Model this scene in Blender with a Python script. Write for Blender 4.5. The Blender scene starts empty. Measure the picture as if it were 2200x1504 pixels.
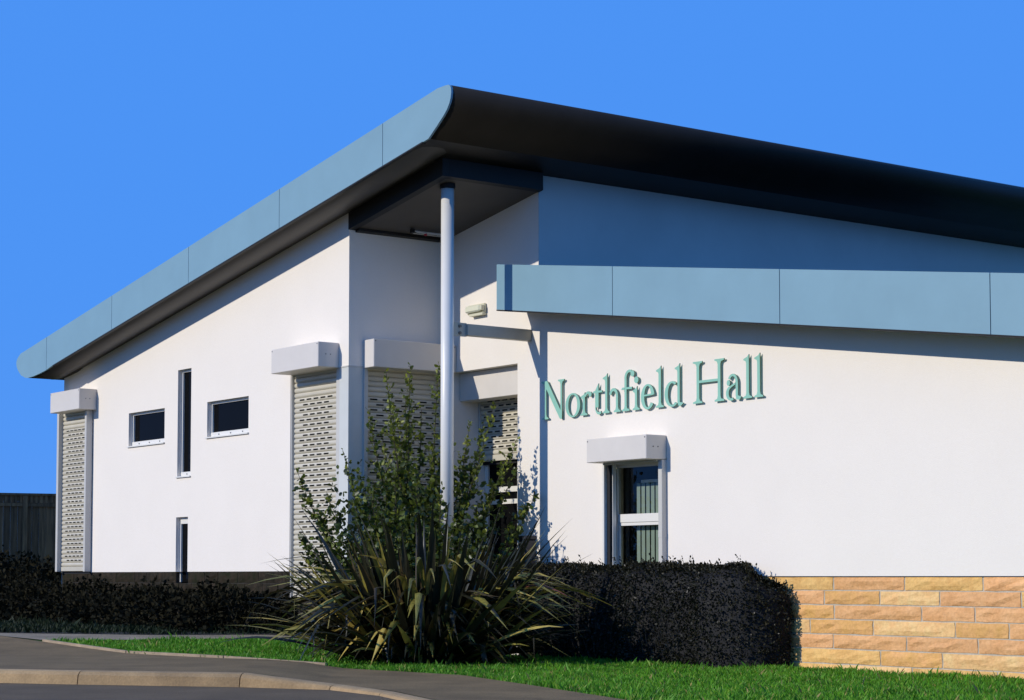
import bpy, bmesh, math, random
import numpy as np
from mathutils import Vector, Matrix

random.seed(7)
rng = np.random.default_rng(7)
SC = bpy.context.scene
COL = SC.collection
ANG = -0.9356484525          # heading of the building's front wall
ORG = (-1.01324, 30.03519, 0.0)
R = math.radians

# ------------------------------------------------------------------ camera
cam = bpy.data.cameras.new('camera')
cam.sensor_fit = 'HORIZONTAL'; cam.sensor_width = 36.0
cam.lens = 4266.0 / 2200.0 * 36.0
cam.shift_y = 228.0 / 2200.0
cam.clip_start = 0.1; cam.clip_end = 3000
camo = bpy.data.objects.new('camera', cam); COL.objects.link(camo)
camo.location = (0, 0, 1.0)
camo.rotation_euler = (R(90) + math.atan(260 / 4266.0), 0, 0)
SC.camera = camo

# ------------------------------------------------------------------ light
ca, sa = math.cos(ANG), math.sin(ANG)
lx, ly, lz = 0.2297, 1.0, -0.4858                       # travel of the light in building axes
trav = Vector((lx * ca - ly * sa, lx * sa + ly * ca, lz)).normalized()
SUN_EL = math.asin(-trav.z)
SUN_ROT = math.atan2(-trav.x, -trav.y)
sun = bpy.data.lights.new('sun', 'SUN')
sun.energy = 3.35; sun.angle = R(0.5); sun.color = (1.0, 0.94, 0.85)
suno = bpy.data.objects.new('sun', sun); COL.objects.link(suno)
suno.rotation_euler = trav.to_track_quat('-Z', 'Y').to_euler()
suno.location = (-30, -10, 25)

w = bpy.data.worlds.new('World'); SC.world = w; w.use_nodes = True
nt = w.node_tree; nt.nodes.clear()
sky = nt.nodes.new('ShaderNodeTexSky'); sky.sky_type = 'NISHITA'; sky.sun_disc = False
sky.sun_elevation = SUN_EL; sky.sun_rotation = SUN_ROT
sky.altitude = 1500; sky.air_density = 1.0; sky.dust_density = 0.0; sky.ozone_density = 3.0
hsv = nt.nodes.new('ShaderNodeHueSaturation'); hsv.inputs['Saturation'].default_value = 1.35
bg = nt.nodes.new('ShaderNodeBackground'); bg.inputs['Strength'].default_value = 0.10
out = nt.nodes.new('ShaderNodeOutputWorld')
mixs = nt.nodes.new('ShaderNodeMix'); mixs.data_type = 'RGBA'; mixs.inputs[0].default_value = 0.94
mixs.inputs[7].default_value = (0.76, 3.02, 9.4, 1)          # clear saturated blue, the same all round
nt.links.new(sky.outputs[0], hsv.inputs['Color']); nt.links.new(hsv.outputs[0], mixs.inputs[6]); nt.links.new(mixs.outputs[2], bg.inputs['Color'])
nt.links.new(bg.outputs[0], out.inputs['Surface'])
SC.view_settings.view_transform = 'Standard'; SC.view_settings.look = 'None'
SC.view_settings.exposure = 0.0; SC.view_settings.gamma = 1.0
SC.view_settings.use_curve_mapping = False

# ------------------------------------------------------------------ helpers
def mat(name, col, rough=0.6, metal=0.0, var=0.0, vscale=3.0, bump=0.0, bscale=60.0, col2=None, spec=0.5,
        detail=4.0, objvar=0.0, trans=0.0, stretch=None, speck=0.0, sscale=120.0):
    m = bpy.data.materials.new(name); m.use_nodes = True
    t = m.node_tree; b = t.nodes['Principled BSDF']
    b.inputs['Roughness'].default_value = rough; b.inputs['Metallic'].default_value = metal
    b.inputs['Specular IOR Level'].default_value = spec
    c = (*col, 1.0); b.inputs['Base Color'].default_value = c
    tc = t.nodes.new('ShaderNodeTexCoord'); src = tc.outputs['Object']
    if stretch:
        mp = t.nodes.new('ShaderNodeMapping'); mp.inputs['Scale'].default_value = stretch
        t.links.new(src, mp.inputs['Vector']); src = mp.outputs[0]
    last = None
    if var or col2:
        n = t.nodes.new('ShaderNodeTexNoise'); n.inputs['Scale'].default_value = vscale
        n.inputs['Detail'].default_value = detail; n.inputs['Roughness'].default_value = 0.62
        t.links.new(src, n.inputs['Vector'])
        r = t.nodes.new('ShaderNodeValToRGB')
        c2 = (*(col2 if col2 else [x * (1 - var) for x in col]), 1.0)
        c1 = (*(col if col2 else [min(1, x * (1 + var * 0.6)) for x in col]), 1.0)
        r.color_ramp.elements[0].position = 0.33; r.color_ramp.elements[0].color = c2
        r.color_ramp.elements[1].position = 0.67; r.color_ramp.elements[1].color = c1
        t.links.new(n.outputs['Fac'], r.inputs['Fac']); last = r.outputs['Color']
    if speck:
        n3 = t.nodes.new('ShaderNodeTexNoise'); n3.inputs['Scale'].default_value = sscale; n3.inputs['Detail'].default_value = 3.0
        t.links.new(src, n3.inputs['Vector'])
        mr3 = t.nodes.new('ShaderNodeMapRange'); mr3.inputs['From Min'].default_value = .3; mr3.inputs['From Max'].default_value = .7
        mr3.inputs['To Min'].default_value = 1 - speck; mr3.inputs['To Max'].default_value = 1 + speck
        t.links.new(n3.outputs['Fac'], mr3.inputs['Value'])
        h3 = t.nodes.new('ShaderNodeHueSaturation'); t.links.new(mr3.outputs[0], h3.inputs['Value'])
        if last: t.links.new(last, h3.inputs['Color'])
        else: h3.inputs['Color'].default_value = c
        last = h3.outputs['Color']
    if objvar:
        oi = t.nodes.new('ShaderNodeObjectInfo'); mr = t.nodes.new('ShaderNodeMapRange')
        mr.inputs['To Min'].default_value = 1 - objvar; mr.inputs['To Max'].default_value = 1 + objvar
        t.links.new(oi.outputs['Random'], mr.inputs['Value'])
        h = t.nodes.new('ShaderNodeHueSaturation')
        t.links.new(mr.outputs[0], h.inputs['Value'])
        if last: t.links.new(last, h.inputs['Color'])
        else: h.inputs['Color'].default_value = c
        last = h.outputs['Color']
    if last: t.links.new(last, b.inputs['Base Color'])
    if bump:
        n2 = t.nodes.new('ShaderNodeTexNoise'); n2.inputs['Scale'].default_value = bscale
        n2.inputs['Detail'].default_value = 6.0
        t.links.new(src, n2.inputs['Vector'])
        bp = t.nodes.new('ShaderNodeBump'); bp.inputs['Strength'].default_value = bump
        bp.inputs['Distance'].default_value = 0.02
        t.links.new(n2.outputs['Fac'], bp.inputs['Height']); t.links.new(bp.outputs[0], b.inputs['Normal'])
    if trans:
        b.inputs['Transmission Weight'].default_value = 0
        tr = t.nodes.new('ShaderNodeBsdfTranslucent'); mx = t.nodes.new('ShaderNodeMixShader')
        mx.inputs[0].default_value = trans
        if last: t.links.new(last, tr.inputs['Color'])
        else: tr.inputs['Color'].default_value = c
        o = t.nodes['Material Output']
        t.links.new(b.outputs[0], mx.inputs[1]); t.links.new(tr.outputs[0], mx.inputs[2]); t.links.new(mx.outputs[0], o.inputs['Surface'])
    return m

def leafmat(name, col, col2, rough=0.45, trans=0.15, spec=0.5, vscale=6.0):
    return mat(name, col, rough, var=0.3, vscale=vscale, col2=col2, trans=trans, spec=spec, detail=8.0)

M = {}
M['render'] = mat('white_render', (0.83, 0.765, 0.665), 0.9, var=0.016, vscale=1.1, bump=0.16, bscale=80, spec=0.2, speck=0.012, sscale=28)
M['fascia'] = mat('blue_fascia_metal', (0.205, 0.345, 0.40), 0.42, var=0.05, vscale=1.2)
M['cladding'] = mat('blue_wall_cladding', (0.56, 0.56, 0.50), 0.55, var=0.06, vscale=0.8)
M['charcoal'] = mat('charcoal_roof_metal', (0.019, 0.016, 0.012), 0.48, var=0.15, vscale=2.0, spec=0.22)
M['soffit'] = mat('dark_soffit', (0.066, 0.056, 0.044), 0.5, var=0.15, vscale=1.5)
M['ceiling'] = mat('porch_ceiling_board', (0.085, 0.072, 0.058), 0.6, var=0.12, vscale=1.5)
M['hood'] = mat('shutter_hood_paint', (0.67, 0.62, 0.545), 0.5, var=0.04, vscale=2)
M['slat'] = mat('cream_shutter_slat', (0.58, 0.535, 0.42), 0.45, var=0.06, vscale=4, objvar=0.04)
M['guide'] = mat('grey_guide_rail', (0.56, 0.54, 0.48), 0.45, var=0.05)
M['frame'] = mat('white_window_frame', (0.76, 0.73, 0.65), 0.4, var=0.03)
M['post'] = mat('pale_corner_cladding', (0.60, 0.61, 0.56), 0.45, var=0.04)
M['pole'] = mat('white_pole_paint', (0.73, 0.71, 0.64), 0.35, var=0.03)
M['steel'] = mat('painted_steel_bracket', (0.46, 0.43, 0.35), 0.5, var=0.08, vscale=4)
M['bolt'] = mat('dull_bolt', (0.18, 0.18, 0.18), 0.45, metal=0.8)
M['void'] = mat('dark_interior', (0.006, 0.006, 0.007), 0.8)
M['glass'] = mat('dark_glass', (0.006, 0.006, 0.006), 0.05, spec=0.03)
M['room'] = mat('dim_room_wall', (0.10, 0.10, 0.095), 0.9)
M['blind'] = mat('grey_green_blind', (0.30, 0.36, 0.30), 0.8, var=0.05)
M['teal'] = mat('teal_letter_paint', (0.26, 0.54, 0.41), 0.5, var=0.04)
M['letteredge'] = mat('letter_edge', (0.13, 0.20, 0.14), 0.5)
M['lampbody'] = mat('cream_lamp_body', (0.62, 0.60, 0.44), 0.5)
M['lamplens'] = mat('cream_lamp_lens', (0.72, 0.72, 0.55), 0.3)
M['red'] = mat('red_indicator', (0.6, 0.03, 0.03), 0.4)
M['mortar'] = mat('pale_mortar', (0.50, 0.44, 0.34), 0.95, var=0.15, vscale=20, bump=0.3)
STONE = [mat('sandstone_%d' % i, c, 0.92, vscale=5.0, col2=c2, bump=0.9, bscale=16, spec=0.15, objvar=0.07, speck=.10, sscale=30)
         for i, (c, c2) in enumerate([((0.80, 0.50, 0.18), (0.69, 0.39, 0.13)), ((0.78, 0.43, 0.19), (0.67, 0.35, 0.14)),
                                      ((0.80, 0.53, 0.21), (0.72, 0.42, 0.15)), ((0.76, 0.41, 0.16), (0.68, 0.38, 0.12)), ((0.79, 0.44, 0.20), (0.70, 0.36, 0.15)), ((0.81, 0.55, 0.24), (0.77, 0.44, 0.18))])]
DSTONE = [mat('shaded_stone_%d' % i, c, 0.95, vscale=7.0, col2=c2, bump=0.6, bscale=25, spec=0.1, objvar=0.12)  # mottled stone, its dark tone paints the shade over the left plinth
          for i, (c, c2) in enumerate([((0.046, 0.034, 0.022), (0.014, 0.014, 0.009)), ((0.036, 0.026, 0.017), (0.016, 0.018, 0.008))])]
M['dmortar'] = mat('shaded_mortar', (0.026, 0.022, 0.016), 0.95, var=.3, vscale=8)  # joints of the left plinth, darkened for the same painted shade
M['asphalt'] = mat('road_asphalt', (0.150, 0.104, 0.056), 0.9, var=0.22, vscale=1.0, bump=0.6, bscale=120, spec=0.25, detail=12, speck=0.28, sscale=70)
M['pave'] = mat('pavement_asphalt', (0.212, 0.142, 0.064), 0.9, var=0.25, vscale=1.3, bump=0.6, bscale=120, spec=0.25, detail=12, speck=0.28, sscale=75)
M['path'] = mat('path_concrete', (0.24, 0.19, 0.12), 0.9, var=0.25, vscale=2.0, bump=0.4, bscale=90)
M['kerb'] = mat('tan_kerb_concrete', (0.40, 0.262, 0.120), 0.9, var=0.24, vscale=2.6, bump=0.5, bscale=70, objvar=0.10, detail=10, speck=.12, sscale=45)
M['edging'] = mat('edging_strip', (0.36, 0.27, 0.17), 0.9, var=0.2, vscale=6)
M['lawn'] = mat('lawn_soil', (0.045, 0.13, 0.014), 0.95, vscale=3.0, col2=(0.030, 0.09, 0.010))
M['ground'] = mat('far_ground', (0.06, 0.075, 0.03), 0.95, var=0.3, vscale=0.2)
M['soil'] = mat('shaded_bed_soil', (0.014, 0.013, 0.009), 0.95, var=0.3, vscale=6, bump=0.5)  # near-black colour paints the shade lying over the left bed
M['fence'] = mat('dark_fence_timber', (0.20, 0.105, 0.046), 0.9, var=0.5, vscale=3, objvar=0.35, stretch=(6, 6, 0.5))
M['bark'] = mat('shrub_bark', (0.05, 0.04, 0.025), 0.9, var=0.3, vscale=20)
M['black'] = mat('black_bollard_paint', (0.02, 0.018, 0.02), 0.5)

def setp(o, label=None, cat=None, group=None, kind=None):
    if label: o['label'] = label
    if cat: o['category'] = cat
    if group: o['group'] = group
    if kind: o['kind'] = kind
    return o

def link(name, me, parent=None):
    o = bpy.data.objects.new(name, me); COL.objects.link(o)
    if parent: o.parent = parent
    return o

def empty(name, parent=None, loc=(0, 0, 0), rz=0.0):
    o = link(name, None, parent); o.location = loc; o.rotation_euler = (0, 0, rz); o.empty_display_size = 0.2
    return o

def mesh(name, verts, faces, m, parent=None, smooth=False):
    me = bpy.data.meshes.new(name)
    me.from_pydata([tuple(v) for v in verts], [], faces); me.update()
    for mm in (m if isinstance(m, (list, tuple)) else [m]): me.materials.append(mm)
    if smooth: me.polygons.foreach_set('use_smooth', [True] * len(me.polygons))
    return link(name, me, parent)

def fixn(o):
    bm = bmesh.new(); bm.from_mesh(o.data); bmesh.ops.recalc_face_normals(bm, faces=bm.faces)
    bm.to_mesh(o.data); bm.free(); return o

class MB:
    def __init__(s): s.v = []; s.f = []
    def add(s, vs, fs):
        n = len(s.v); s.v += [tuple(v) for v in vs]; s.f += [tuple(i + n for i in f) for f in fs]; return s
    def box(s, x0, x1, y0, y1, z0, z1):
        return s.add([(x0, y0, z0), (x1, y0, z0), (x1, y1, z0), (x0, y1, z0), (x0, y0, z1), (x1, y0, z1), (x1, y1, z1), (x0, y1, z1)],
                     [(0, 3, 2, 1), (4, 5, 6, 7), (0, 1, 5, 4), (1, 2, 6, 5), (2, 3, 7, 6), (3, 0, 4, 7)])
    def prism_xz(s, poly, y0, y1):          # poly counter-clockwise in (x,z) seen from -y
        n = len(poly)
        vs = [(x, y0, z) for x, z in poly] + [(x, y1, z) for x, z in poly]
        fs = [tuple(range(n)), tuple(range(2 * n - 1, n - 1, -1))]
        fs += [(i, i + n, (i + 1) % n + n, (i + 1) % n) for i in range(n)]
        return s.add(vs, fs)
    def cyl(s, p0, p1, r0, r1=None, n=16, caps=True):
        r1 = r0 if r1 is None else r1
        p0, p1 = Vector(p0), Vector(p1); d = (p1 - p0).normalized()
        a = d.orthogonal().normalized(); b = d.cross(a)
        vs = []
        for p, r in ((p0, r0), (p1, r1)):
            vs += [p + a * r * math.cos(2 * math.pi * i / n) + b * r * math.sin(2 * math.pi * i / n) for i in range(n)]
        fs = [(i, (i + 1) % n, (i + 1) % n + n, i + n) for i in range(n)]
        if caps: fs += [tuple(range(n - 1, -1, -1)), tuple(range(n, 2 * n))]
        return s.add(vs, fs)
    def build(s, name, m, parent=None, smooth=False, bevel=0.0):
        o = mesh(name, s.v, s.f, m, parent, smooth)
        if bevel:
            bm = bmesh.new(); bm.from_mesh(o.data)
            bmesh.ops.bevel(bm, geom=bm.edges[:], offset=bevel, segments=1, affect='EDGES'); bm.to_mesh(o.data); bm.free()
        return o

def sm(t):
    t = min(1, max(0, t)); return t * t * (3 - 2 * t)
def g(x, y):
    return -.10 * sm((x + 2.85) / 1.15) + .22 * sm((y - 24.5) / 6) * sm((-1.2 - x) / 2.5)
def W2(x, y):        # building axes -> world
    return (ORG[0] + x * ca - y * sa, ORG[1] + x * sa + y * ca)

# ------------------------------------------------------------------ ground
def sheet(name, poly, dz, m, flat=None, lim=12, step=0.5, thick=0.0):
    bm = bmesh.new()
    f = bm.faces.new([bm.verts.new((x, y, 0)) for x, y in poly])
    bmesh.ops.triangulate(bm, faces=[f])
    if flat is None:
        k = -lim
        while k <= lim:
            bmesh.ops.bisect_plane(bm, geom=bm.verts[:] + bm.edges[:] + bm.faces[:], plane_co=(k, 0, 0), plane_no=(1, 0, 0)); k += step
        k = 14.0
        while k <= 40:
            bmesh.ops.bisect_plane(bm, geom=bm.verts[:] + bm.edges[:] + bm.faces[:], plane_co=(0, k, 0), plane_no=(0, 1, 0)); k += step
    for v in bm.verts: v.co.z = (g(v.co.x, v.co.y) if flat is None else flat) + dz
    bmesh.ops.recalc_face_normals(bm, faces=bm.faces)
    if sum(f.normal.z for f in bm.faces) < 0: bmesh.ops.reverse_faces(bm, faces=bm.faces)
    me = bpy.data.meshes.new(name); bm.to_mesh(me); bm.free(); me.materials.append(m)
    o = link(name, me); o['kind'] = 'structure'; return o

KERB = [(-13.6, 24.55, 0), (-11.8, 23.93, 0), (-10.0, 23.32, 0), (-8.2, 22.70, 0), (-6.4, 22.09, 0), (-4.60, 21.47, 0), (-2.79, 20.95, 0),
        (-1.75, 20.40, -.095), (-1.15, 19.35, -.105), (-0.67, 17.9, -.105), (-0.38, 16.3, -.105), (-0.2, 14.5, -.105), (-0.12, 12.6, -.105), (-0.1, 10.6, -.105)]
kxy = [(a, b) for a, b, c in KERB]
EDGE = [(-7.32, 28.5), (-6.5, 27.56), (-4.98, 25.71), (-3.57, 24.66), (-2.23, 23.87), (-1.49, 23.55), (-0.58, 22.50), (0.14, 20.55), (1.04, 17.91), (1.8, 14.5), (2.1, 10.6)]
sheet('ground', [(-400, -300), (400, -300), (400, 900), (-400, 900)], -0.32, M['ground'], flat=0)
sheet('lawn', [(-40, 33.4)] + kxy + [(40, 10.6), (40, 75), (-40, 75)], -0.012, M['lawn'])
sheet('road', [(-40, 33.0)] + [(x - .02, y - .12) for x, y in kxy] + [(-0.15, -12), (-40, -12)], -0.145, M['asphalt'], flat=0)
sheet('pavement', [(-40, 33.6), (-13.6, 24.60)] + kxy[1:] + EDGE[::-1] + [(-9.0, 29.6), (-40, 42)], 0.0, M['pave'])
sheet('path', [(-9.0, 29.6), (-7.35, 28.5), (-6.37, 27.60), (-4.88, 27.86), (-2.63, 28.19), (-1.6, 28.5), (-1.2, 28.9), (-2.68, 28.75), (-4.99, 28.55), (-7.44, 29.0)], 0.004, M['path'])
bedp = [(-12.5, 33.0), (-9.0, 29.75), (-7.44, 29.05), (-4.99, 28.6), (-2.68, 28.8), W2(0.0, -1.75), W2(-10.15, -1.75), (-14, 45), (-22, 45)]
sheet('planting_bed', bedp, 0.006, M['soil'])

kerb = empty('kerb'); kerb['kind'] = 'structure'
def kerb_stone(p, q, pa, pb):
    prof = [(0.0, 0.0), (0.055, 0.0), (0.10, -0.012), (0.135, -0.045), (0.155, -0.15), (0.155, -0.30), (0, -0.30)]
    vs = []
    for (x, y, z), d in ((p, pa), (q, pb)):
        n = Vector((d.y, -d.x))                       # towards the road
        drop = 1.0 if z > -0.05 else 0.35
        for o_, h in prof:
            hh = h if h <= -0.2 else h * (1 if h > -0.1 else 1)
            vs.append((x + n.x * o_, y + n.y * o_, z + hh * (drop if h > -0.2 else 1)))
    k = len(prof)
    fs = [(i, (i + 1) % k, (i + 1) % k + k, i + k) for i in range(k)] + [tuple(range(k - 1, -1, -1)), tuple(range(k, 2 * k))]
    fixn(mesh('kerb_stone', vs, fs, M['kerb'], kerb))
def kdir(i):
    a = Vector(kxy[max(0, i - 1)]); b = Vector(kxy[min(len(kxy) - 1, i + 1)]); return (b - a).normalized()
for i in range(len(KERB) - 1):
    d = (Vector(KERB[i + 1]) - Vector(KERB[i])).normalized() * 0.006
    # road lies on the right hand of the walking direction reversed
    da, db = kdir(i), kdir(i + 1)
    kerb_stone(tuple(Vector(KERB[i]) + d), tuple(Vector(KERB[i + 1]) - d), da, db)

edg = empty('path_edging'); edg['kind'] = 'structure'
for (x0, y0), (x1, y1) in zip(EDGE[1:4], EDGE[2:5]):
    d = Vector((x1 - x0, y1 - y0)).normalized(); n = Vector((-d.y, d.x)) * 0.045
    vs = []
    for (x, y) in ((x0 + d.x * .01, y0 + d.y * .01), (x1 - d.x * .01, y1 - d.y * .01)):
        z = g(x, y)
        vs += [(x, y, z - .1), (x + n.x, y + n.y, z - .1), (x + n.x, y + n.y, z + .03), (x, y, z + .03)]
    fixn(mesh('edging_strip', vs, [(0, 1, 2, 3), (7, 6, 5, 4), (0, 4, 5, 1), (1, 5, 6, 2), (2, 6, 7, 3), (3, 7, 4, 0)], M['edging'], edg))

# ------------------------------------------------------------------ building
BLD = empty('hall_building', loc=ORG, rz=ANG)
setp(BLD, 'white rendered hall with sloping blue-edged roofs, roller shutters and sandstone base', 'building')
YL = -1.72; YF = -2.34; XE = 2.347; YRF = -0.53
zb = lambda x: 6.372 + .1626 * x
zt = lambda x: 6.965 + .1630 * x
rzb = lambda x: 4.80 - .1387 * (x - 2.058)
rzt = lambda x: 5.447 - .1375 * (x - 2.058)

def wall_holes(name, u0, u1, z0, top, holes, y, depth, m, parent, rot=False):
    """front sheet of a wall with real openings (u,z) and their reveals; rot: wall runs along +y and faces +x"""
    us = sorted({u0, u1, *[h[0] for h in holes], *[h[1] for h in holes]})
    zs = sorted({z0, *[h[2] for h in holes], *[h[3] for h in holes]})
    b = MB()
    P = (lambda u, d, z: (y - d, u, z)) if rot else (lambda u, d, z: (u, y + d, z))
    def q(a): b.add(a, [(0, 1, 2, 3)])
    inh = lambda u, z: any(h[0] < u < h[1] and h[2] < z < h[3] for h in holes)
    for a, c in zip(us, us[1:]):
        for i, za in enumerate(zs):
            zc = zs[i + 1] if i + 1 < len(zs) else None
            if inh((a + c) / 2, (za + (zc if zc else za + .2)) / 2 if zc else za + .01): continue
            ta, tc_ = (zc, zc) if zc else (top(a), top(c))
            q([P(a, 0, za), P(c, 0, za), P(c, 0, tc_), P(a, 0, ta)])
    for h in holes:
        a, c, za, zc = h[:4]; d = h[4] if len(h) > 4 else depth
        q([P(a, 0, za), P(a, 0, zc), P(a, d, zc), P(a, d, za)]); q([P(c, 0, zc), P(c, 0, za), P(c, d, za), P(c, d, zc)])
        q([P(a, 0, zc), P(c, 0, zc), P(c, d, zc), P(a, d, zc)]); q([P(c, 0, za), P(a, 0, za), P(a, d, za), P(c, d, za)])
    return b.build(name, m, parent)

# left wing front wall
LH = [(-7.354, -5.957, 3.29, 3.885, .30), (-5.47, -4.985, 2.68, 4.49, .30), (-4.41, -3.01, 3.285, 3.875, .30), (-5.49, -5.06, 1.09, 2.005, .30),
      (-1.69, -0.25, 1.09, 4.09, .30)]
wl = wall_holes('wall', -10.15, 0.0, 1.09, lambda x: zb(x) + .08, LH, YL, .2, M['render'], BLD)
setp(wl, 'long white rendered front wall of the left wing')
# left end wall, return wall of the porch, entrance wall, right wing wall, high end wall
b = MB(); b.add([(-10.15, 12, 0), (-10.15, YL, 0), (-10.15, YL, zb(-10.15) + .08), (-10.15, 12, zb(-10.15) + .08)], [(0, 1, 2, 3)])
b.build('wall', M['render'], BLD)
wr = wall_holes('wall', YL, 0.0, 0.0, lambda u: 6.25, [(-1.46, -.03, .3, 4.08, .12)], 0.0, .12, M['render'], BLD, rot=True)
setp(wr, 'shaded white return wall beside the porch pole')
we = wall_holes('wall', 0.0, XE, -0.15, lambda x: zb(x) + .08, [(.16, 1.843, -.1, 4.083, .78)], 0.0, .4, M['render'], BLD)
setp(we, 'white entrance wall under the high eave')
RH = [(3.84, 5.116, 1.012, 2.56, .32)]
wR = wall_holes('wall', XE, 13.4, 1.012, lambda x: rzb(x) + .25, RH, 0.0, .3, M['render'], BLD)
setp(wR, 'bright white wall of the right wing carrying the letters')
MB().box(XE - .2, XE, 0.003, 14, -.2, zb(XE) + .05).build('wall', M['cladding'], BLD)['label'] = 'blue clad end wall rising behind the lower roof'
MB().box(13.2, 13.397, 0.004, 10, -.2, rzb(13.4) + .25).build('wall', M['render'], BLD)
# dark interior behind the front walls
MB().box(-10.1, -.2, YL + .42, YL + .46, 0, 5).build('inner_wall', M['void'], BLD)
MB().box(-.34, -.3, YL + .1, -.05, 0, 4.4).build('inner_wall', M['void'], BLD)
MB().box(.05, 2.1, .80, .84, -.1, 4.4).build('inner_wall', M['void'], BLD)

# plinths
def plinth(name, rows, y, mats, mortar, back, label, proud=0.0):
    p = empty(name, BLD)
    p['label'] = label
    MB().box(*back).build('mortar_bed', mortar, p)
    k = 0
    for z0, z1, xs in rows:
        for a, c in zip(xs, xs[1:]):
            if c - a < 0.05: continue
            x0, x1 = a + .011, c - .011; zz0, zz1 = z0 + .008, z1 - .008
            nx, nz = max(3, min(7, int((x1 - x0) / .14))), 3
            vs, fs = [], []
            flat = random.random() < .25
            for j in range(nz + 1):
                for i in range(nx + 1):
                    e = (i in (0, nx)) or (j in (0, nz))
                    d = random.uniform(0, .006) if e else (random.uniform(.008, .014) if flat else random.uniform(.002, .026))
                    vs.append((x0 + (x1 - x0) * i / nx + (0 if not e else random.uniform(-.005, .005)), y - d - proud, zz0 + (zz1 - zz0) * j / nz + (random.uniform(-.004, .004) if e else 0)))
            n = nx + 1
            for j in range(nz):
                for i in range(nx):
                    fs.append((j * n + i, j * n + i + 1, (j + 1) * n + i + 1, (j + 1) * n + i))
            rim = list(range(n)) + [j * n + nx for j in range(1, nz + 1)] + [nz * n + i for i in range(nx - 1, -1, -1)] + [j * n for j in range(nz - 1, 0, -1)]
            base = len(vs)
            for r_ in rim: vs.append((vs[r_][0], y + .03, vs[r_][2]))
            m_ = len(rim)
            fs += [(rim[i], base + i, base + (i + 1) % m_, rim[(i + 1) % m_]) for i in range(m_)]
            mesh('stone', vs, fs, mats[int(random.random() * len(mats)) % len(mats)], p); k += 1
    return p
def fill(xs, lo, hi, a=.85, b=1.3):
    xs = list(xs); out = xs[:]
    x = xs[0]
    while x > lo:
        x -= random.uniform(a, b); out.insert(0, max(x, lo))
    x = xs[-1]
    while x < hi:
        x += random.uniform(a, b); out.append(min(x, hi))
    return out
zr = [1.008, .845, .675, .504, .328, .158, -.02, -.19]
jr = [(8.08, 9.2, 10.34), (8.82, 9.72, 10.86), (8.09, 9.45, 10.22), (8.71, 9.94, 10.69), (8.07, 9.22, 10.26), (8.82, 9.75, 11.0), (8.2, 9.3)]
rows = [(zr[i + 1], zr[i], fill(jr[i], 1.85, 13.4)) for i in range(7)]
plinth('plinth', rows, .030, STONE, M['mortar'], (1.846, 13.39, .034, .2, -.3, 1.009), 'warm sandstone base course below the right wall')
zl = [1.085 - .181 * i for i in range(7)]
rows = []
for i in range(6):
    xs = fill([-9.0 + (i % 2) * .35], -10.15, -1.72, .45, .8)
    if i == 0:      # the low slit window cuts the top course
        xs = [x for x in xs if not (-5.75 < x < -4.8)]; l_ = [x for x in xs if x < -5.5] + [-5.49]; r_ = [-5.06] + [x for x in xs if x > -5.0]
        rows.append((zl[1], zl[0], l_)); rows.append((zl[1], zl[0], r_)); continue
    rows.append((zl[i + 1], zl[i], xs))
plinth('plinth', rows, YL + .012, DSTONE, M['dmortar'], (-10.147, -5.492, YL + .016, YL + .25, -.3, 1.086), 'dark stone base of the left wing, shade put into its colour')
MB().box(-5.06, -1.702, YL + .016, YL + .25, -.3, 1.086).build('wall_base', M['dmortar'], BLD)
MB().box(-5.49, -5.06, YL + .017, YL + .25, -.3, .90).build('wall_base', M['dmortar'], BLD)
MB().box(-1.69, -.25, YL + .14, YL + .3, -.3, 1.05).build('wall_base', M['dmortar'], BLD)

# corner posts of pale metal under the shutter hoods
MB().box(-.248, .004, YL - .004, YL + .10, -.2, 4.085).build('corner_post', M['post'], BLD)
MB().box(-.10, .0035, YL + .10, YL + .255, -.2, 4.085).build('corner_post', M['post'], BLD)
MB().box(-.30, .012, YL - .012, YL + .262, 4.086, 4.105).build('flashing', M['guide'], BLD)

# ---- main roof
roof = empty('main_roof', BLD); roof['label'] = 'large monopitch roof with pale blue verge and black rolled eave'
XO = 24.779
prof = [(-10.957, 5.052), (-10.94, 4.98), (-10.87, 4.90), (-10.726, 4.80), (-10.52, 4.735), (-10.39, 4.722), (-10.12, 4.733), (-9.85, 4.76), (-9.55, 4.80), (-9.25, 4.868)]
prof += [(x, zb(x)) for x in (-6.78, -3.92, -.99, 1.866)] + [(2.86, 6.828), (2.995, 6.85)]
prof += [(3.22, 7.00), (3.36, 7.10), (3.433, 7.163), (3.49, 7.235), (3.519, 7.302), (3.532, 7.37), (3.529, 7.424), (3.51, 7.462), (3.47, 7.486), (3.40, 7.492), (3.213, zt(3.213))]
prof += [(x, zt(x)) for x in (1.866, -.99, -3.92, -6.78, -9.55)] + [(-10.55, 5.245), (-10.75, 5.215), (-10.88, 5.15), (-10.94, 5.10)]
core = MB().prism_xz(prof, YF + .035, 15.0).build('roof_body', M['charcoal'], roof)
fixn(core)
# smooth the rolled eave
core.data.polygons.foreach_set('use_smooth', [len(p.vertices) == 4 and (p.center.x > 2.99 or p.center.x < -9.6) for p in core.data.polygons])
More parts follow.
